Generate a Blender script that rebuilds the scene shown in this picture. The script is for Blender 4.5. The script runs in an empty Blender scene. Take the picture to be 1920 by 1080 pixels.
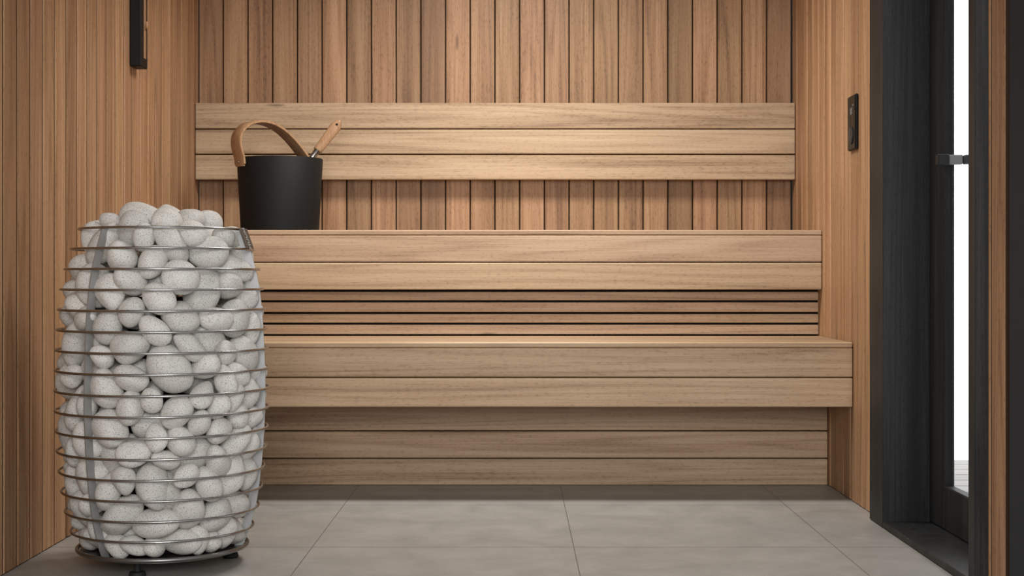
import bpy, bmesh, math, random
import numpy as np
from mathutils import Vector, Matrix, Euler
random.seed(7); rng=np.random.default_rng(23)
S=bpy.context.scene; COL=S.collection
F=2667.0; CX=965.0; CY=520.0; H=0.73
ZK,ZX,ZY=1.0,960,540
XR=1.10; XL=-1.2525; YB=5.64
try: S.view_settings.view_transform='Standard'
except Exception: pass

# ------------------------------------------------------------------ mesh helpers
class MB:
    def __init__(s): s.v=[]; s.f=[]; s.r=[]; s.sm=[]
    def add(s,vs,fs,rnd=None,smooth=False):
        if rnd is None: rnd=random.random()
        o=len(s.v); s.v+= [tuple(v) for v in vs]
        for f in fs: s.f.append([o+i for i in f]); s.r.append(rnd); s.sm.append(smooth)
    def box(s,x0,x1,y0,y1,z0,z1,b=0.002,rnd=None,M=None):
        c=[(x0+x1)/2,(y0+y1)/2,(z0+z1)/2]; h=[abs(x1-x0)/2,abs(y1-y0)/2,abs(z1-z0)/2]
        b=min(b,min(h)*0.9); vs=[]; ix={}
        for sx in (-1,1):
            for sy in (-1,1):
                for sz in (-1,1):
                    sg=(sx,sy,sz)
                    for a in range(3):
                        p=Vector([c[k]+sg[k]*(h[k]-(0 if k==a else b)) for k in range(3)])
                        if M: p=M@p
                        ix[sg+(a,)]=len(vs); vs.append(p)
        fs=[]
        def key(d,a): return ix[(d[0],d[1],d[2],a)]
        for a in range(3):
            bb,cc=(a+1)%3,(a+2)%3
            for sg in (-1,1):
                L=[]
                for p,q in ((-1,-1),(1,-1),(1,1),(-1,1)):
                    d={a:sg,bb:p,cc:q}; L.append(key(d,a))
                fs.append(L)
            for p in (-1,1):
                for q in (-1,1):
                    d0={a:-1,bb:p,cc:q}; d1={a:1,bb:p,cc:q}
                    fs.append([key(d0,bb),key(d1,bb),key(d1,cc),key(d0,cc)])
        for sx in (-1,1):
            for sy in (-1,1):
                for sz in (-1,1):
                    fs.append([ix[(sx,sy,sz,k)] for k in range(3)])
        s.add(vs,fs,rnd)
    def lathe(s,prof,n=64,c=(0,0,0),closed=False):
        vs=[];fs=[]
        for r,z in prof:
            for k in range(n):
                a=2*math.pi*k/n; vs.append((c[0]+r*math.cos(a),c[1]+r*math.sin(a),c[2]+z))
        m=len(prof)
        for i in range(m if closed else m-1):
            j=(i+1)%m
            for k in range(n):
                l=(k+1)%n; fs.append([i*n+k,i*n+l,j*n+l,j*n+k])
        s.add(vs,fs,0.5,True)
    def torus(s,R,r,z,n=128,m=12):
        s.lathe([(R+r*math.cos(2*math.pi*i/m),z+r*math.sin(2*math.pi*i/m)) for i in range(m)],n,closed=True)
    def sweep(s,pts,secs,smooth=True):
        vs=[];fs=[];n=None
        for i in range(len(pts)):
            q=secs(i); n=len(q); vs+=q
        for i in range(len(pts)-1):
            for k in range(n):
                l=(k+1)%n; fs.append([i*n+k,i*n+l,(i+1)*n+l,(i+1)*n+k])
        fs.append(list(range(n))); fs.append([(len(pts)-1)*n+k for k in range(n)])
        s.add(vs,fs,0.4,smooth)
    def tube(s,p0,p1,r0,r1=None,n=20):
        r1=r0 if r1 is None else r1
        p0=Vector(p0);p1=Vector(p1);d=(p1-p0).normalized()
        u=d.orthogonal().normalized();w=d.cross(u)
        P=[p0,p1];Rr=[r0,r1]
        s.sweep(P,lambda i:[P[i]+Rr[i]*(math.cos(2*math.pi*k/n)*u+math.sin(2*math.pi*k/n)*w) for k in range(n)],True)
    def build(s,name,mat,parent=None,loc=(0,0,0),autosmooth=False):
        me=bpy.data.meshes.new(name); me.from_pydata(s.v,[],s.f)
        bm=bmesh.new(); bm.from_mesh(me); bmesh.ops.recalc_face_normals(bm,faces=bm.faces); bm.to_mesh(me); bm.free()
        at=me.attributes.new('rnd','FLOAT','FACE'); at.data.foreach_set('value',s.r)
        me.polygons.foreach_set('use_smooth',s.sm)
        if autosmooth:
            try: me.set_sharp_from_angle(angle=math.radians(40))
            except Exception: pass
        me.materials.append(mat); o=bpy.data.objects.new(name,me); COL.objects.link(o)
        o.location=loc
        if parent: o.parent=parent
        return o
def empty(name,loc,label,cat,group=None):
    o=bpy.data.objects.new(name,None); COL.objects.link(o); o.location=loc; o.empty_display_size=0.05
    o['label']=label;o['category']=cat
    if group:o['group']=group
    return o
def struct(o): o['kind']='structure'; return o
def lin(r,g,b):
    f=lambda c:(c/255/12.92 if c/255<=0.04045 else ((c/255+0.055)/1.055)**2.4)
    return (f(r),f(g),f(b),1)

# ------------------------------------------------------------------ materials
def newmat(name):
    m=bpy.data.materials.new(name); m.use_nodes=True; nt=m.node_tree
    return m,nt,nt.nodes,nt.links,nt.nodes['Principled BSDF']
def simple(name,col,rough=0.5,metal=0.0,noise=0.0,scale=200,bump=0.0,spec=0.5):
    m,nt,N,L,P=newmat(name)
    P.inputs['Base Color'].default_value=col; P.inputs['Roughness'].default_value=rough
    P.inputs['Metallic'].default_value=metal; P.inputs['Specular IOR Level'].default_value=spec
    tc=N.new('ShaderNodeTexCoord'); nz=N.new('ShaderNodeTexNoise'); nz.inputs['Scale'].default_value=scale; nz.inputs['Detail'].default_value=4
    L.new(tc.outputs['Object'],nz.inputs['Vector'])
    mr=N.new('ShaderNodeMapRange'); mr.inputs['To Min'].default_value=1-noise; mr.inputs['To Max'].default_value=1+noise
    L.new(nz.outputs['Fac'],mr.inputs['Value'])
    mx=N.new('ShaderNodeMix'); mx.data_type='RGBA'; mx.blend_type='MULTIPLY'; mx.inputs['Factor'].default_value=1
    mx.inputs['A'].default_value=col; L.new(mr.outputs['Result'],mx.inputs['B']); L.new(mx.outputs['Result'],P.inputs['Base Color'])
    if bump:
        b=N.new('ShaderNodeBump'); b.inputs['Strength'].default_value=bump; b.inputs['Distance'].default_value=0.002
        L.new(nz.outputs['Fac'],b.inputs['Height']); L.new(b.outputs['Normal'],P.inputs['Normal'])
    return m
def wood(name,axis,dark,mid,light,var=0.16,rough=0.5,fine=1.0,fib=0.55,hue=(0.499,0.508)):
    m,nt,N,L,P=newmat(name)
    tc=N.new('ShaderNodeTexCoord'); at=N.new('ShaderNodeAttribute'); at.attribute_name='rnd'
    off=N.new('ShaderNodeVectorMath'); off.operation='SCALE'; off.inputs[0].default_value=(31.3,17.7,23.1); L.new(at.outputs['Fac'],off.inputs['Scale'])
    ad=N.new('ShaderNodeVectorMath'); ad.operation='ADD'; L.new(tc.outputs['Object'],ad.inputs[0]); L.new(off.outputs[0],ad.inputs[1])
    def nz(across,along,detail=3,dist=0.0):
        sc=[across]*3; sc[axis]=along
        mp=N.new('ShaderNodeVectorMath'); mp.operation='MULTIPLY'; mp.inputs[1].default_value=sc; L.new(ad.outputs[0],mp.inputs[0])
        n=N.new('ShaderNodeTexNoise'); n.inputs['Scale'].default_value=1; n.inputs['Detail'].default_value=detail; n.inputs['Distortion'].default_value=dist
        L.new(mp.outputs[0],n.inputs['Vector']); return n.outputs['Fac']
    def mth(op,a,b,clamp=False):
        n=N.new('ShaderNodeMath'); n.operation=op; n.use_clamp=clamp
        for i,x in enumerate((a,b)):
            if x is None: continue
            if isinstance(x,(int,float)): n.inputs[i].default_value=x
            else: L.new(x,n.inputs[i])
        return n.outputs[0]
    A=nz(16,0.45,2)
    base=nz(9,0.33,1)
    ring=mth('SINE',mth('MULTIPLY',base,70),None); ring=mth('MULTIPLY_ADD',ring,0.5); ring.node.inputs[2].default_value=0.5
    ring=mth('POWER',ring,2.5)
    C=nz(300,4,4)
    D=nz(210,60,2)
    fleck=N.new('ShaderNodeMapRange'); fleck.inputs['From Min'].default_value=0.54; fleck.inputs['From Max'].default_value=0.68; L.new(D,fleck.inputs['Value'])
    t=mth('ADD',mth('MULTIPLY',A,0.97-fib),mth('MULTIPLY',ring,-0.10*fine))
    t=mth('ADD',t,mth('MULTIPLY',C,fib))
    t=mth('ADD',t,mth('MULTIPLY',fleck.outputs[0],-0.10*fine))
    cr=N.new('ShaderNodeValToRGB'); e=cr.color_ramp.elements
    e[0].position=0.18; e[0].color=dark; e[1].position=0.64; e[1].color=light
    x=cr.color_ramp.elements.new(0.42); x.color=mid
    L.new(t,cr.inputs['Fac'])
    sc=[7]*3; sc[axis]=1.3
    mp=N.new('ShaderNodeVectorMath'); mp.operation='MULTIPLY'; mp.inputs[1].default_value=sc; L.new(ad.outputs[0],mp.inputs[0])
    vo=N.new('ShaderNodeTexVoronoi'); vo.inputs['Scale'].default_value=1; L.new(mp.outputs[0],vo.inputs['Vector'])
    kn=N.new('ShaderNodeMapRange'); kn.inputs['From Min'].default_value=0.02; kn.inputs['From Max'].default_value=0.055; kn.inputs['To Min'].default_value=0.5; L.new(vo.outputs['Distance'],kn.inputs['Value'])
    hv=N.new('ShaderNodeHueSaturation'); L.new(cr.outputs['Color'],hv.inputs['Color'])
    wn=N.new('ShaderNodeTexWhiteNoise'); wn.noise_dimensions='1D'; L.new(at.outputs['Fac'],wn.inputs['W'])
    v=N.new('ShaderNodeMapRange'); v.inputs['To Min'].default_value=1-var; v.inputs['To Max'].default_value=1+var; L.new(wn.outputs['Value'],v.inputs['Value'])
    L.new(mth('MULTIPLY',v.outputs[0],kn.outputs[0]),hv.inputs['Value'])
    h=N.new('ShaderNodeMapRange'); h.inputs['To Min'].default_value=hue[0]; h.inputs['To Max'].default_value=hue[1]; L.new(at.outputs['Fac'],h.inputs['Value']); L.new(h.outputs[0],hv.inputs['Hue'])
    L.new(hv.outputs['Color'],P.inputs['Base Color'])
    P.inputs['Roughness'].default_value=rough; P.inputs['Specular IOR Level'].default_value=0.3
    b=N.new('ShaderNodeBump'); b.inputs['Strength'].default_value=0.10; b.inputs['Distance'].default_value=0.001; L.new(C,b.inputs['Height']); L.new(b.outputs['Normal'],P.inputs['Normal'])
    return m
W_BACK=wood('wood_back_wall',2,lin(100,71,49),lin(149,112,81),lin(177,140,107),0.19,0.5,1.0,0.42,(0.498,0.507))
W_SIDE=wood('wood_side_wall',2,lin(116,81,55),lin(168,127,93),lin(199,157,121),0.12,0.5,1.0,0.45,(0.498,0.505))
W_BENCH=wood('wood_bench',0,lin(136,107,82),lin(181,151,122),lin(203,175,146),0.05,0.5,1.0,0.42,(0.499,0.506))
W_DEEP=wood('wood_bucket_handle',2,lin(118,86,62),lin(164,125,93),lin(188,148,113),0.03,0.45,0.4)
W_TOP=wood('wood_bench_depth',0,lin(126,100,78),lin(170,140,111),lin(192,162,131),0.06,0.5,0.9,0.40)
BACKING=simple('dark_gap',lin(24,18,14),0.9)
GROOVE_SHADE=simple('groove_edge_shade',lin(74,51,36),0.9)  # plank edges coloured dark to stand for the shade in the grooves
BLACK=simple('black_frame',lin(42,43,44),0.45,0,0.25,30)
POSTM=simple('dark_grey_post',lin(52,54,58),0.7,0,0.1,30,0,0.15)
BLACKWOOD=wood('black_stained_wood',2,lin(22,22,22),lin(38,38,38),lin(55,55,55),0.03,0.5,1.0)
BUCKET=simple('black_bucket',lin(17,17,17),0.65,0,0.1,300,0.05,0.3)
GLOSSB=simple('black_glass',lin(7,7,8),0.35,0,0,200,0,0.2)
PANELB=simple('black_panel',lin(14,14,15),0.5,0,0,200,0,0.25)
STEEL=simple('steel',lin(172,170,168),0.26,1.0,0.06,60)
HANDLEM=simple('dark_handle_metal',lin(58,59,61),0.4,0.7,0.05,60)
BRACKM=simple('grey_handle_metal',lin(150,151,153),0.4,0.8,0.05,60)
FINMAT=simple('brushed_steel_bar',lin(178,178,178),0.42,0.6,0.05,120)
CORE=simple('dark_core',lin(20,19,18),0.9,0.0)
RUBBER=simple('black_rubber',lin(22,22,22),0.7)
PLATE=simple('grey_plate',lin(104,101,98),0.4,0.7)
BASEM=simple('dark_steel_base',lin(140,138,136),0.32,0.95)
INK=simple('pale_lettering',lin(176,175,172),0.5)
MARK=simple('grey_marking',lin(130,130,130),0.5)
# stone
STONE,nt,N,L,P=newmat('speckled_stone')
tc=N.new('ShaderNodeNewGeometry')
n1=N.new('ShaderNodeTexNoise'); n1.inputs['Scale'].default_value=520; n1.inputs['Detail'].default_value=2; L.new(tc.outputs['Position'],n1.inputs['Vector'])
n2=N.new('ShaderNodeTexNoise'); n2.inputs['Scale'].default_value=25; n2.inputs['Detail'].default_value=4; L.new(tc.outputs['Position'],n2.inputs['Vector'])
r1=N.new('ShaderNodeValToRGB'); r1.color_ramp.elements[0].position=0.28; r1.color_ramp.elements[0].color=lin(110,107,103); r1.color_ramp.elements[1].position=0.47; r1.color_ramp.elements[1].color=lin(231,228,222)
L.new(n1.outputs['Fac'],r1.inputs['Fac'])
r2=N.new('ShaderNodeMapRange'); r2.inputs['To Min'].default_value=0.86; r2.inputs['To Max'].default_value=1.06; L.new(n2.outputs['Fac'],r2.inputs['Value'])
oi=N.new('ShaderNodeObjectInfo'); r3=N.new('ShaderNodeMapRange'); r3.inputs['To Min'].default_value=0.82; r3.inputs['To Max'].default_value=1.02; L.new(oi.outputs['Random'],r3.inputs['Value'])
mm=N.new('ShaderNodeMath'); mm.operation='MULTIPLY'; L.new(r2.outputs[0],mm.inputs[0]); L.new(r3.outputs[0],mm.inputs[1])
mx=N.new('ShaderNodeMix'); mx.data_type='RGBA'; mx.blend_type='MULTIPLY'; mx.inputs['Factor'].default_value=1
L.new(r1.outputs['Color'],mx.inputs['A']); L.new(mm.outputs[0],mx.inputs['B']); L.new(mx.outputs['Result'],P.inputs['Base Color'])
P.inputs['Roughness'].default_value=0.75
bp=N.new('ShaderNodeBump'); bp.inputs['Strength'].default_value=0.25; bp.inputs['Distance'].default_value=0.001; L.new(n1.outputs['Fac'],bp.inputs['Height']); L.new(bp.outputs['Normal'],P.inputs['Normal'])
# floor tiles
TILE,nt,N,L,P=newmat('grey_floor_tile')
tc=N.new('ShaderNodeNewGeometry'); sp=N.new('ShaderNodeSeparateXYZ'); L.new(tc.outputs['Position'],sp.inputs[0])
def gridline(out,origin,step,w):
    a=N.new('ShaderNodeMath'); a.operation='SUBTRACT'; L.new(out,a.inputs[0]); a.inputs[1].default_value=origin-100*step-step/2
    b=N.new('ShaderNodeMath'); b.operation='MODULO'; L.new(a.outputs[0],b.inputs[0]); b.inputs[1].default_value=step
    c=N.new('ShaderNodeMath'); c.operation='SUBTRACT'; L.new(b.outputs[0],c.inputs[0]); c.inputs[1].default_value=step/2
    d=N.new('ShaderNodeMath'); d.operation='ABSOLUTE'; L.new(c.outputs[0],d.inputs[0])
    e=N.new('ShaderNodeMapRange'); e.inputs['From Min'].default_value=w*0.6; e.inputs['From Max'].default_value=w; L.new(d.outputs[0],e.inputs['Value'])
    return e.outputs[0]
gx=gridline(sp.outputs['X'],0.16,0.708,0.0016); gy=gridline(sp.outputs['Y'],4.559,0.711,0.0028)
mn=N.new('ShaderNodeMath'); mn.operation='MINIMUM'; L.new(gx,mn.inputs[0]); L.new(gy,mn.inputs[1])
n1=N.new('ShaderNodeTexNoise'); n1.inputs['Scale'].default_value=6; n1.inputs['Detail'].default_value=8; n1.inputs['Roughness'].default_value=0.7; n1.inputs['Distortion'].default_value=0.4; L.new(tc.outputs['Position'],n1.inputs['Vector'])
n2=N.new('ShaderNodeTexNoise'); n2.inputs['Scale'].default_value=300; n2.inputs['Detail'].default_value=2; L.new(tc.outputs['Position'],n2.inputs['Vector'])
ad=N.new('ShaderNodeMath'); ad.operation='MULTIPLY_ADD'; L.new(n2.outputs['Fac'],ad.inputs[0]); ad.inputs[1].default_value=0.3; L.new(n1.outputs['Fac'],ad.inputs[2])
cr=N.new('ShaderNodeValToRGB'); cr.color_ramp.elements[0].position=0.42; cr.color_ramp.elements[0].color=lin(142,138,132); cr.color_ramp.elements[1].position=0.88; cr.color_ramp.elements[1].color=lin(171,167,161)
L.new(ad.outputs[0],cr.inputs['Fac'])
mx=N.new('ShaderNodeMix'); mx.data_type='RGBA'; mx.inputs['A'].default_value=lin(108,103,97); L.new(cr.outputs['Color'],mx.inputs['B']); L.new(mn.outputs[0],mx.inputs['Factor'])
L.new(mx.outputs['Result'],P.inputs['Base Color']); P.inputs['Roughness'].default_value=0.45
bp=N.new('ShaderNodeBump'); bp.inputs['Strength'].default_value=0.3; bp.inputs['Distance'].default_value=0.002; L.new(mn.outputs[0],bp.inputs['Height']); L.new(bp.outputs['Normal'],P.inputs['Normal'])
# pane glass
GLASS,nt,N,L,P=newmat('clear_pane')
N.remove(P); out=N['Material Output']; tr=N.new('ShaderNodeBsdfTransparent'); gl=N.new('ShaderNodeBsdfGlossy'); gl.inputs['Roughness'].default_value=0.02
ms=N.new('ShaderNodeMixShader'); ms.inputs['Fac'].default_value=0.04; L.new(tr.outputs[0],ms.inputs[1]); L.new(gl.outputs[0],ms.inputs[2]); L.new(ms.outputs[0],out.inputs['Surface'])
DECK=wood('pale_deck',0,lin(190,188,185),lin(214,212,209),lin(232,231,228),0.05)

# ------------------------------------------------------------------ room
mb=MB(); mb.box(XL-0.3,XR+0.165,2.6,YB+0.2,-0.1,0,0.0); struct(mb.build('floor',TILE))
CEIL=2.35
def plank_wall(name,mat,boxes,backs,bev=0.004,side=False):
    m=MB()
    for b in boxes: m.box(*b,b=bev)
    o=m.build(name,mat)
    o.data.materials.append(BACKING); o.data.materials.append(GROOVE_SHADE)
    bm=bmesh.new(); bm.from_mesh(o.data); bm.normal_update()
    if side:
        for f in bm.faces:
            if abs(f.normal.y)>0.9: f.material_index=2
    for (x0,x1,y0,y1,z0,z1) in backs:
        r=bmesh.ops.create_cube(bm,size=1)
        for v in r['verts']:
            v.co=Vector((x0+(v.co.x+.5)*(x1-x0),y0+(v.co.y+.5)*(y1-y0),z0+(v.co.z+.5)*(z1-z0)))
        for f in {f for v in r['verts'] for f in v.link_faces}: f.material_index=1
    bm.to_mesh(o.data); bm.free()
    return struct(o)
G=0.0023; PW=0.098
bx=[]
for k in range(24):
    x0=0.2157+PW*(k-15); bx.append((max(x0+G,XL+0.001),min(x0+PW-G,XR-0.001),YB,YB+0.018,0.001,CEIL))
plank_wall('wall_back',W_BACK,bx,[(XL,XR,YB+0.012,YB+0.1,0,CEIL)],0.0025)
G2=0.0055
bx=[]; y=YB
while y>2.75:
    bx.append((XL-0.018,XL,y-PW+G2,y-G2,0.001,CEIL)); y-=PW
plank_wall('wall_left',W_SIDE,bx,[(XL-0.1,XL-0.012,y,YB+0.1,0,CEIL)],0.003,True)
DY0,DY1=3.308,4.29; DTOP=2.12
bx=[]; y=YB
while y>3.2:
    a,b=y-PW+G2,y-G2
    if a>DY1: bx.append((XR,XR+0.018,a,b,0.001,CEIL))
    elif b>DY1:
        bx.append((XR,XR+0.018,DY1+0.001,b,0.001,CEIL)); bx.append((XR,XR+0.018,a,DY1-0.001,DTOP,CEIL))
    elif b<DY0: bx.append((XR,XR+0.018,max(a,3.125),b,0.001,CEIL))
    elif a<DY0:
        bx.append((XR,XR+0.018,DY0,b,DTOP,CEIL)); bx.append((XR,XR+0.018,max(a,3.125),DY0-0.001,0.001,CEIL))
    else: bx.append((XR,XR+0.018,a,b,DTOP,CEIL))
    y-=PW
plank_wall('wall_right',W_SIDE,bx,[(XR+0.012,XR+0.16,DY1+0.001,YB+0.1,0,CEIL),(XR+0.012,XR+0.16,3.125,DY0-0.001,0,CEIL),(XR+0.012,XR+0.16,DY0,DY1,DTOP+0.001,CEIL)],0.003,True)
bx=[]; y=YB
while y>3.0:
    bx.append((XL,XR,y-PW+G,y-G,CEIL+0.002,CEIL+0.02)); y-=PW
m=MB()
for b in bx: m.box(*b,b=0.003)
struct(m.build('ceiling',W_TOP))
# door frame lining
m=MB()
m.box(1.07,1.25,4.136,DY1,0.001,2.115,0.003); m.box(1.07,1.25,DY0,3.357,0.001,2.115,0.003)
m.box(1.07,1.25,3.357,4.136,2.03,2.115,0.003); m.box(1.07,1.25,3.357,4.136,0.001,0.02,0.003)
o=struct(m.build('trim_1',BLACKWOOD)); o['label']='black wooden door frame with threshold in the right wall'
m=MB(); m.box(1.085,1.30,2.95,3.122,0.001,CEIL,0.004)
o=struct(m.build('trim_2',POSTM)); o['label']='dark front frame post at the right edge of the cabin'
# door leaf
DC=(1.22,3.75,0.022)
d=bpy.data.objects.new('door_1',None); COL.objects.link(d); d.location=DC; struct(d); d['label']='black framed glass door in the right wall'
def dl(name,b,mat,bev=0.003,parent=d):
    m=MB(); m.box(b[0]-DC[0],b[1]-DC[0],b[2]-DC[1],b[3]-DC[1],b[4]-DC[2],b[5]-DC[2],bev); return m.build(name,mat,parent)
dl('stile',(1.205,1.235,3.992,4.134,.022,2.028),BLACKWOOD); dl('stile',(1.205,1.235,3.359,3.46,.022,2.028),BLACKWOOD)
dl('rail',(1.205,1.235,3.461,3.991,.022,.1445),BLACKWOOD); dl('rail',(1.205,1.235,3.461,3.991,1.92,2.028),BLACKWOOD)
dl('pane',(1.229,1.2345,3.461,3.991,.1445,1.92),GLASS,0.0005)
dl('handle',(1.160,1.190,3.895,3.925,1.038,1.068),HANDLEM,0.002)
dl('handle_bracket',(1.1905,1.2285,3.897,3.923,1.040,1.066),BRACKM,0.002)
dl('outer_handle',(1.235,1.285,3.895,3.922,1.041,1.066),BLACK,0.002)
# outside deck
m=MB(); y=2.2
while y<5.75:
    m.box(1.27,4.5,y,y+0.14,-0.06,-0.02,0.003); y+=0.146
o=struct(m.build('floor_deck',DECK)); o['label']='pale boarded deck outside the glass door'

# ------------------------------------------------------------------ benches
def boards(parent,name,lst,mat,o,bev=0.003):
    for b in lst:
        m=MB(); m.box(b[0]-o[0],b[1]-o[0],b[2]-o[1],b[3]-o[1],b[4]-o[2],b[5]-o[2],bev); m.build(name,mat,parent)
x0,x1=XL+0.002,XR-0.002
O=(0,5.25,0.0)
ub=empty('sauna_bench',O,'upper wooden sauna bench against the back wall, carrying the black bucket','bench')
YF=5.084
seat=[]; n=5; d0=YF; d1=YB-0.004; w=(d1-d0-0.004*(n-1))/n
for k in range(n): seat.append((x0,x1,d0+k*(w+0.004),d0+k*(w+0.004)+w,0.8815,0.8997))
boards(ub,'seat_board',seat,W_BENCH,O)
boards(ub,'fascia_board',[(x0,x1,YF,YF+0.026,0.7855,0.8800),(x0,x1,YF,YF+0.026,0.686,0.7820)],W_BENCH,O)
sl=[]
for v0,v1 in ((547,563),(567,585),(589,605),(609,627)):
    s=5.138/F; sl.append((x0,x1,5.138,5.16,H-(v1-CY)*s,H-(v0-CY)*s))
boards(ub,'riser_slat',sl,W_BENCH,O,0.002)
boards(ub,'support_leg',[(XL+.3,XL+.36,5.2,5.26,0.001,0.881),(XR-.36,XR-.3,5.2,5.26,0.001,0.881)],BACKING,O)
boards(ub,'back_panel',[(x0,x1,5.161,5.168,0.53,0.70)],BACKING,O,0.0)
O=(0,4.9,0.0)
lb=empty('sauna_bench',O,'lower wooden bench with a board riser meeting the floor, in front of the upper bench','bench')
YF=4.62; seat=[]; n=4; d1=5.13; w=(d1-YF-0.004*(n-1))/n
for k in range(n): seat.append((x0,x1,YF+k*(w+0.004),YF+k*(w+0.004)+w,0.5020,0.5187))
boards(lb,'seat_board',seat,W_TOP,O)
boards(lb,'fascia_board',[(x0,x1,YF,YF+0.026,0.4065,0.5005),(x0,x1,YF,YF+0.026,0.309,0.4025)],W_BENCH,O)
boards(lb,'riser_board',[(x0,x1,4.989,5.012,0.001,0.0925),(x0,x1,4.989,5.012,0.0965,0.189),(x0,x1,4.989,5.012,0.193,0.286),(x0,x1,4.989,5.012,0.29,0.383),(x0,x1,4.989,5.012,0.387,0.5)],W_BENCH,O)
boards(lb,'back_panel',[(x0,x1,5.013,5.02,0.002,0.49)],BACKING,O,0.0)
O=(0,5.58,1.11)
br=empty('backrest',O,'three-board horizontal wooden backrest on the back wall above the upper bench','backrest')
boards(br,'backrest_board',[(x0,x1,5.567,5.593,a,b) for a,b in ((1.1125,1.209),(1.2135,1.3085),(1.3125,1.4127))],W_BENCH,O)
boards(br,'spacer_block',[(x-.03,x+.03,5.5935,YB-0.0005,1.12,1.405) for x in (-1.0,-0.08,0.85)],BACKING,O)

# ------------------------------------------------------------------ bucket and ladle
BC=(-0.868,5.262,0.8999); HB=0.268
bk=empty('water_bucket',BC,'black tapered sauna bucket with bent wooden handle standing on the upper bench','bucket')
m=MB(); rb,rt,t=0.143,0.158,0.006
m.lathe([(0.001,0),(rb-.004,0),(rb,0.004),(rt-0.0005,HB-.003),(rt-.0025,HB),(rt-t+.001,HB),(rt-t,HB-.003),(rb-t,0.012),(0.001,0.012)],96)
m.build('body',BUCKET,bk,autosmooth=True)
dv=Vector((0.76,0.65,0)).normalized(); nv=Vector((-dv.y,dv.x,0))
cp=[(-.166,.232),(-.169,.262),(-.182,.310),(-.176,.350),(-.146,.382),(-.100,.397),(-.050,.394),(.000,.374),(.048,.338),(.092,.293),(.125,.252),(.138,.222)]
def cr_spline(P,n=8):
    out=[]
    for i in range(len(P)-1):
        p0=P[max(i-1,0)];p1=P[i];p2=P[i+1];p3=P[min(i+2,len(P)-1)]
        for k in range(n):
            t=k/n; out.append(0.5*((2*p1)+(p2-p0)*t+(2*p0-5*p1+4*p2-p3)*t*t+(3*p1-p0-3*p2+p3)*t**3))
    out.append(P[-1]); return out
pts=cr_spline([dv*s+Vector((0,0,z)) for s,z in cp])
hw,ht=0.034,0.0055
def sec(i):
    a=pts[max(i-1,0)];b=pts[min(i+1,len(pts)-1)]; tg=(b-a).normalized(); nn=tg.cross(nv).normalized()
    k=1.0 if 2<i<len(pts)-3 else 0.8
    return [pts[i]+nv*(hw*k*sx)+nn*(ht*sy) for sx,sy in ((-1,-.6),(-.9,-1),(.9,-1),(1,-.6),(1,.6),(.9,1),(-.9,1),(-1,.6))]
m=MB(); m.sweep(pts,sec,True); m.build('handle',W_DEEP,bk,autosmooth=True)
m=MB(); p=dv*(-.1715)+Vector((0,0,.248)); m.tube(p,p-dv*0.005,0.005); m.build('rivet',STEEL,bk)
tip=Vector((-0.648,5.285,1.312)); ent=Vector((-0.749,5.272,1.176)); dd=(ent-tip).normalized(); bowl=ent+dd*0.20
ld=empty('ladle',tuple(bowl),'ladle with wooden handle leaning out of the black bucket','ladle')
lp=lambda q:Vector(q)-bowl
side=dd.cross(Vector((0,1,0))).normalized(); fwd=dd.cross(side).normalized()
m=MB(); LN=0.142; K=14
P2=[lp(tip)+dd*(LN*i/K) for i in range(K+1)]
def wsec(i):
    u=i/K; w=0.0215*(1-0.22*u)*(min(1,math.sqrt(max(0.08,u*6))) if u<0.16 else 1)
    th=0.010
    return [P2[i]+side*(w*math.cos(a))+fwd*(th*math.sin(a)) for a in [2*math.pi*k/16 for k in range(16)]]
m.sweep(P2,wsec,True); m.build('wooden_handle',W_DEEP,ld)
m=MB(); q=lp(tip)+dd*0.020; m.tube(q-fwd*0.0105,q+fwd*0.0105,0.0045); m.build('hanging_hole',BACKING,ld)
m=MB(); m.tube(lp(tip)+dd*(LN-0.004),lp(bowl),0.0125,0.006); m.build('shaft',STEEL,ld)
m=MB(); m.lathe([(0.001,-.04),(.025,-.037),(.04,-.022),(.045,0),(.043,0),(.038,-.020),(.024,-.034),(.001,-.037)],40); m.build('bowl',STEEL,ld)

# ------------------------------------------------------------------ control panel, wall instrument
O=(XR,4.60,1.23)
cpn=empty('control_panel',O,'black touch control panel with round dial on the right wall beside the door','control panel')
m=MB(); m.box(-0.010,-0.0005,-.052,.052,-.0885,.0885,0.003); m.build('casing',PANELB,cpn)
m=MB(); m.box(-0.0118,-0.0101,-.049,.049,-.0855,.0855,0.0008); m.build('glass_front',GLOSSB,cpn)
Mx=Matrix.Translation((-0.0118,0,-.042))@Matrix.Rotation(-math.pi/2,4,'Y')
m=MB(); m.lathe([(0.001,0.004),(0.026,0.004),(0.028,0.003),(0.028,0.0)],40); m.v=[tuple(Mx@Vector(v)) for v in m.v]; m.build('dial',BLACK,cpn,autosmooth=True)
def mark(y0,y1,z0,z1):
    m=MB(); m.box(-.0124,-.0119,y0,y1,z0,z1,.0002); m.build('display_mark',MARK,cpn)
mark(-.014,-.006,.026,.048); mark(.004,.012,.026,.048); mark(-.03,-.02,.052,.057)
O=(XL,4.658,1.417)
wi=empty('wall_instrument',O,'tall narrow black instrument with slim wooden strip on the left wall','wall instrument')
m=MB(); m.box(0.0005,0.038,-.034,.046,0,.42,0.003); m.build('casing',PANELB,wi)
m=MB(); m.box(0.0381,0.0400,-.004,.024,.030,.41,0.0008,0.3); m.build('front_strip',W_DEEP,wi)
Mx=Matrix.Translation((0.0400,.010,.140))@Matrix.Rotation(math.pi/2,4,'Y')
m=MB(); m.lathe([(0.001,0.012),(0.010,0.011),(0.013,0.008),(0.013,0.0)],32); m.v=[tuple(Mx@Vector(v)) for v in m.v]; m.build('knob',W_DEEP,wi,autosmooth=True)

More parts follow.
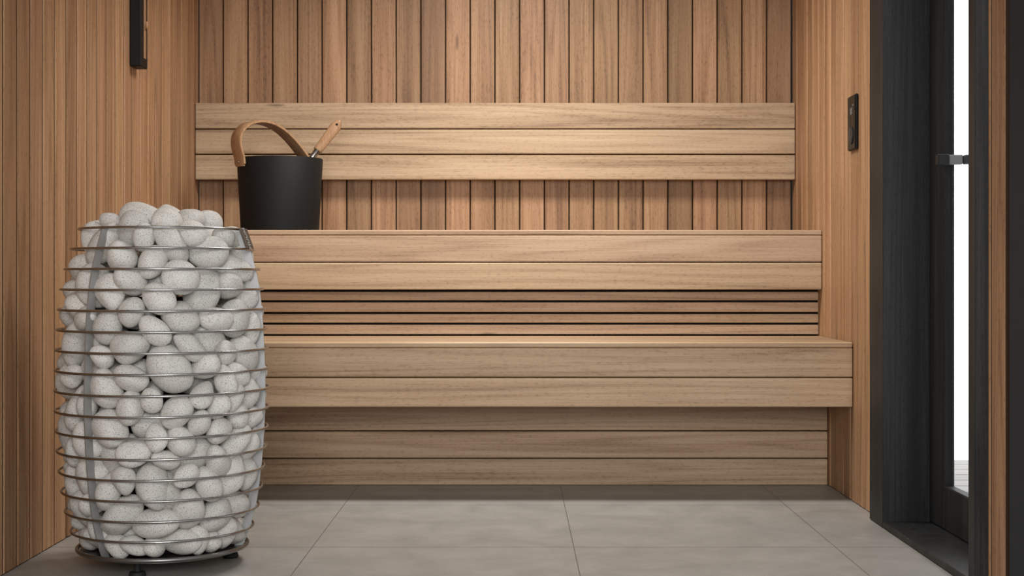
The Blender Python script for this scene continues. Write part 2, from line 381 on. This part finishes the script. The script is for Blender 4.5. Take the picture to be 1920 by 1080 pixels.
# ------------------------------------------------------------------ heater
HC=Vector((-0.899,3.64,0.0))
ht_=empty('sauna_heater',tuple(HC),'barrel-shaped heater cage of stacked steel rings filled with pale stones','heater')
RZ=[.8514-(.8514-.093)/15*i for i in range(16)]
RR=[r*.98 for r in (.212,.231,.246,.256,.262,.2655,.268,.270,.271,.2705,.268,.265,.260,.254,.245,.231)]
zs=np.array([.040]+RZ[::-1]+[.95]); rs=np.array([.206]+RR[::-1]+[.185])
Rof=lambda z:np.interp(z,zs,rs)
for z,r in zip(RZ,RR):
    m=MB(); m.torus(r,0.0032,z); m.build('ring',STEEL,ht_)
m=MB(); m.torus(.211,0.0055,.046); m.build('base_ring',BASEM,ht_)
m=MB(); m.lathe([(0.001,.038),(.204,.038),(.204,.045),(0.001,.045)],96); m.build('base_plate',BASEM,ht_,autosmooth=True)
FA=[math.radians(a) for a in (239,359,119)]; FD=.022
for a in FA:
    n=Vector((math.cos(a),math.sin(a),0)); tt=Vector((-n.y,n.x,0)); m=MB()
    P3=[.0455+(.856-.0455)*i/40 for i in range(41)]
    def fs(i,P3=P3,n=n,tt=tt):
        z=P3[i]; R=float(Rof(z))-.0034; zz=Vector((0,0,z))
        return [n*R+tt*.002+zz,n*R-tt*.002+zz,n*(R-FD)-tt*.002+zz,n*(R-FD)+tt*.002+zz]
    m.sweep(P3,fs,False); m.build('upright_bar',FINMAT,ht_)
for a in (-97,23,143):
    a=math.radians(a); x,y=.172*math.cos(a),.172*math.sin(a)
    m=MB(); m.lathe([(0.001,0.0005),(.019,0.0005),(.021,.004),(.019,.012),(.008,.014),(.008,.0375),(.001,.0375)],28,(x,y,0)); m.build('foot',RUBBER,ht_,autosmooth=True)
m=MB(); m.lathe([(0.001,.0455),(.115,.0455),(.115,.66),(.09,.68),(0.001,.68)],48); m.build('inner_core',CORE,ht_,autosmooth=True)
a=math.radians(350); n=Vector((math.cos(a),math.sin(a),0)); tt=Vector((-n.y,n.x,0))
w=(n*(RR[0]-RR[1])+Vector((0,0,RZ[0]-RZ[1]))).normalized(); nn=tt.cross(w).normalized()
c=n*((RR[0]+RR[1])/2+.006)+Vector((0,0,(RZ[0]+RZ[1])/2+.002))
Mp=Matrix((tt,w,nn)).transposed().to_4x4(); Mp.translation=c
m=MB(); m.box(-.026,.026,-.027,.027,-.0015,.0015,0.0008,M=Mp); npl=m.build('nameplate',PLATE,ht_)
cu=bpy.data.curves.new('t','FONT'); cu.body='HUUM'; cu.size=.0200; cu.align_x='CENTER'; cu.align_y='CENTER'; cu.extrude=.0004
to=bpy.data.objects.new('t',cu); COL.objects.link(to); bpy.context.view_layer.update()
tm=bpy.data.meshes.new_from_object(to.evaluated_get(bpy.context.evaluated_depsgraph_get())); bpy.data.objects.remove(to)
tm.name='lettering'; tm.transform(Mp@Matrix.Translation((0,0,.0020))@Matrix.Rotation(math.pi/2,4,'Z')); tm.materials.clear(); tm.materials.append(INK)
lt=bpy.data.objects.new('lettering',tm); COL.objects.link(lt); lt.parent=npl

# ------------------------------------------------------------------ stones (packed by relaxation)
CORE_R=.116; CORE_T=.685; ZB=.0465
DX=-.006
ztop=lambda r:.926-.085*(r/.21)**2
smp=rng.uniform([-.28,-.28,ZB],[.28,.28,.94],(200000,3)); rr=np.hypot(smp[:,0],smp[:,1])
ins=(rr<Rof(smp[:,2])-.005)&(smp[:,2]<ztop(np.hypot(smp[:,0]-DX,smp[:,1])))&((rr>CORE_R)|(smp[:,2]>CORE_T))
VOL=ins.mean()*(.56*.56*(.94-ZB))
axes=[];tot=0;PHI=.68
while tot<VOL*PHI and len(axes)<299:
    a=rng.choice([rng.uniform(.031,.042),rng.uniform(.042,.054),rng.uniform(.054,.067)],p=[.31,.41,.28])
    b=a*rng.uniform(.62,.90); b=max(b,.0285); c_=b*rng.uniform(.80,.98); axes.append((a,b,c_)); tot+=4/3*math.pi*a*b*c_
AX=np.array(axes); NS=len(AX)
POS=smp[ins][rng.choice(ins.sum(),NS,replace=False)].copy()
ROT=[];EU=[]
for i in range(NS):
    az=math.atan2(POS[i,1],POS[i,0])+math.pi/2
    e=Euler((rng.uniform(0,6.28),rng.normal(0,1.0),az+rng.normal(0,.7)),'XYZ'); EU.append(e); ROT.append(np.array(e.to_matrix()))
ROT=np.array(ROT)
SIG0=np.einsum('nij,nj,nkj->nik',ROT,AX**2,ROT)
fn=np.array([[math.cos(a),math.sin(a)] for a in FA]); ft=np.array([[-math.sin(a),math.cos(a)] for a in FA])
IT=800
for it in range(IT):
    g=0.55+0.45*min(1,it/380); SIG=SIG0*g*g
    D=np.zeros_like(POS)
    df=POS[:,None,:]-POS[None,:,:]; d2=(df**2).sum(-1)
    I,J=np.where(np.triu(d2<.14**2,1))
    r=df[I,J]; Am=SIG[I]+SIG[J]; Ar=np.linalg.solve(Am,r[:,:,None])[:,:,0]
    Fv=.5*(r*Ar).sum(1); ov=Fv<1
    I,J,r,Ar,Fv=I[ov],J[ov],r[ov],Ar[ov],Fv[ov]
    dist=np.linalg.norm(r,axis=1)+1e-9; need=dist*(1/np.sqrt(Fv+1e-9)-1); need=np.minimum(need,.02)
    nrm=.5*r/dist[:,None]+.5*Ar/(np.linalg.norm(Ar,axis=1)[:,None]+1e-12)
    mv=nrm*(need*.42)[:,None]
    np.add.at(D,I,mv); np.add.at(D,J,-mv)
    mx_=np.linalg.norm(D,axis=1); k=np.minimum(1,.012/(mx_+1e-9)); POS+=D*k[:,None]
    if it<IT-120:
        POS[:,2]-=.0003
        rad=np.hypot(POS[:,0],POS[:,1])+1e-9; sh=(rad>.14)&(POS[:,2]<.84)
        POS[sh,:2]+=(POS[sh,:2]/rad[sh,None])*.0016
    for rep in range(2):
        rad=np.hypot(POS[:,0],POS[:,1])+1e-9; u=POS[:,:2]/rad[:,None]
        h=np.sqrt(np.einsum('ni,nij,nj->n',u,SIG[:,:2,:2],u)); hz=np.sqrt(SIG[:,2,2])
        lim=np.minimum(Rof(POS[:,2]),np.minimum(Rof(POS[:,2]+hz*.4),Rof(POS[:,2]-hz*.4)))-.0034
        over=rad+h-lim; p=np.maximum(over,0); POS[:,:2]-=u*p[:,None]
        cin=(CORE_R-(rad-h)); m_=(cin>0)&(POS[:,2]-hz*.7<CORE_T); 
        POS[m_,:2]+=u[m_]*(cin[m_]*.4)[:,None]
        POS[:,2]+=np.maximum(ZB-(POS[:,2]-hz),0)
        rad=np.hypot(POS[:,0]-DX,POS[:,1]); POS[:,2]-=np.maximum(POS[:,2]+hz-ztop(rad),0)
        for q in range(3):
            al=POS[:,:2]@fn[q]; tg=POS[:,:2]@ft[q]
            hn=np.sqrt(np.einsum('i,nij,j->n',fn[q],SIG[:,:2,:2],fn[q])); h2=np.sqrt(np.einsum('i,nij,j->n',ft[q],SIG[:,:2,:2],ft[q]))
            nd=(h2*.80+.002)-np.abs(tg); m_=(al>0)&(al+hn*.75>Rof(POS[:,2])-FD-.004)&(nd>0)
            POS[m_,:2]+=ft[q][None,:]*(np.where(tg[m_]>=0,1,-1)*nd[m_]*.6)[:,None]
print('stones',NS,'fill',tot/VOL,'mean residual overlap',float(need.mean()) if len(need) else 0,'pairs',len(need))
def stone_mesh(k):
    bm=bmesh.new(); bmesh.ops.create_icosphere(bm,subdivisions=4,radius=1.0)
    rg=random.Random(k*13+5); cc=[(Vector((rg.uniform(-1,1),rg.uniform(-1,1),rg.uniform(-1,1))).normalized(),rg.uniform(.8,2.2),rg.uniform(0,6.28),rg.uniform(-.065,.065)) for _ in range(6)]
    eg=rg.uniform(-.24,.24); eg2=rg.uniform(-.18,.18)
    for v in bm.verts:
        p=v.co.normalized(); s=1+sum(a*math.sin(f*2*p.dot(d)+ph) for d,f,ph,a in cc)
        q=p*s; q.y*=1+eg*p.x; q.z*=1+eg2*p.x+eg*.5*p.y
        v.co=q
    me=bpy.data.meshes.new('sauna_stone'); 
    for f in bm.faces: f.smooth=True
    bm.to_mesh(me); bm.free()
    co=np.array([v.co for v in me.vertices]); mn_,mxx=co.min(0),co.max(0); co=(co-(mn_+mxx)/2)/((mxx-mn_)/2)
    for v,c in zip(me.vertices,co): v.co=c
    me.materials.append(STONE); return me
SM=[stone_mesh(k) for k in range(20)]
stones=[]
for i in range(NS):
    o=bpy.data.objects.new('sauna_stone',SM[i%20]); COL.objects.link(o)
    o.location=HC+Vector(POS[i]); o.rotation_euler=EU[i]; o.scale=AX[i]*0.99
    o['category']='stone'; o['group']='pale stones piled in the heater cage'; stones.append(o)

# ------------------------------------------------------------------ camera, light, world
cam=bpy.data.cameras.new('camera'); co=bpy.data.objects.new('camera',cam); COL.objects.link(co); S.camera=co
co.location=(0,0,H); co.rotation_euler=(math.pi/2,0,0); cam.sensor_width=36; cam.lens=F*36/1920*ZK; cam.sensor_fit='HORIZONTAL'
cam.shift_x=ZK*(ZX-CX)/1920; cam.shift_y=ZK*(CY-ZY)/1920; cam.clip_start=0.05
def area(name,loc,rot,sx,sy,pw,col,spread=180):
    l=bpy.data.lights.new(name,'AREA'); l.shape='RECTANGLE'; l.size=sx; l.size_y=sy; l.energy=pw; l.color=col; l.spread=math.radians(spread)
    o=bpy.data.objects.new(name,l); COL.objects.link(o); o.location=loc; o.rotation_euler=rot; return o
area('ceiling_lamp',(0.0,4.5,2.32),(math.radians(12),0,0),0.7,0.5,33,(1,.985,.955),135)
area('front_fill_light',(0.1,-0.8,1.5),(math.radians(84),0,0),1.8,1.2,42,(1,1,.99),120)  # unseen fill light added behind the camera to brighten the front faces
# surroundings: bright overcast daylight behind the cabin, a dimmer room in front of it
W=bpy.data.worlds.new('world'); S.world=W; W.use_nodes=True; wn=W.node_tree.nodes; wl=W.node_tree.links; bg=wn['Background']
tc=wn.new('ShaderNodeTexCoord'); sx=wn.new('ShaderNodeSeparateXYZ'); wl.new(tc.outputs['Generated'],sx.inputs[0])
mr=wn.new('ShaderNodeMapRange'); mr.inputs['From Min'].default_value=-0.1; mr.inputs['From Max'].default_value=0.3; mr.inputs['To Min'].default_value=0.43; mr.inputs['To Max'].default_value=1.8
wl.new(sx.outputs['Y'],mr.inputs['Value']); wl.new(mr.outputs[0],bg.inputs['Strength']); bg.inputs['Color'].default_value=(1,1,1,1)

# ------------------------------------------------------------------ stone labels from what the camera sees
bpy.context.view_layer.update(); dg=bpy.context.evaluated_depsgraph_get()
hits={}; org=Vector((0,0,H)); sset={o.name for o in stones}
for px in range(96,510,4):
    for py in range(372,1062,4):
        dr=Vector(((px-CX)/F,1,-(py-CY)/F)).normalized(); o0=org.copy()
        for _ in range(4):
            ok,loc,nr,ix_,ob,mt=S.ray_cast(dg,o0,dr)
            if not ok: break
            if ob.name in sset:
                hits.setdefault(ob.name,[]).append((px,py)); break
            if ob.name.startswith(('ring','upright','nameplate','lettering','base_ring')): o0=loc+dr*0.002
            else: break
ORD=['first','second','third','fourth','fifth','sixth','seventh','eighth','ninth','tenth','eleventh','twelfth','thirteenth','fourteenth','fifteenth','sixteenth']
rings_v=[CY-(z-H)*F/(HC.y-r*.9) for z,r in zip(RZ,RR)]
rows={}
for o in list(stones):
    hs=hits.get(o.name,[])
    if len(hs)>=10:
        u=sum(p for p,_ in hs)/len(hs); v=sum(p for _,p in hs)/len(hs); k=sum(1 for q in rings_v if q<v)
        rows.setdefault(k,[]).append((u,o))
    elif len(hs)==0 and (o.location.y-HC.y)>0.10:
        stones.remove(o); bpy.data.objects.remove(o)
    else: o['label']='pale stone mostly hidden behind other stones inside the ring cage'
for k,L_ in rows.items():
    L_.sort(key=lambda t:t[0])
    for j,(u,o) in enumerate(L_):
        if k==0: o['label']='pale speckled stone heaped above the top ring, %s from the left'%ORD[j]
        else: o['label']='pale speckled stone just below the %s ring from the top, %s from the left'%(ORD[k-1],ORD[j])
print('visible stones',sum(len(v) for v in rows.values()),'kept',len(stones))
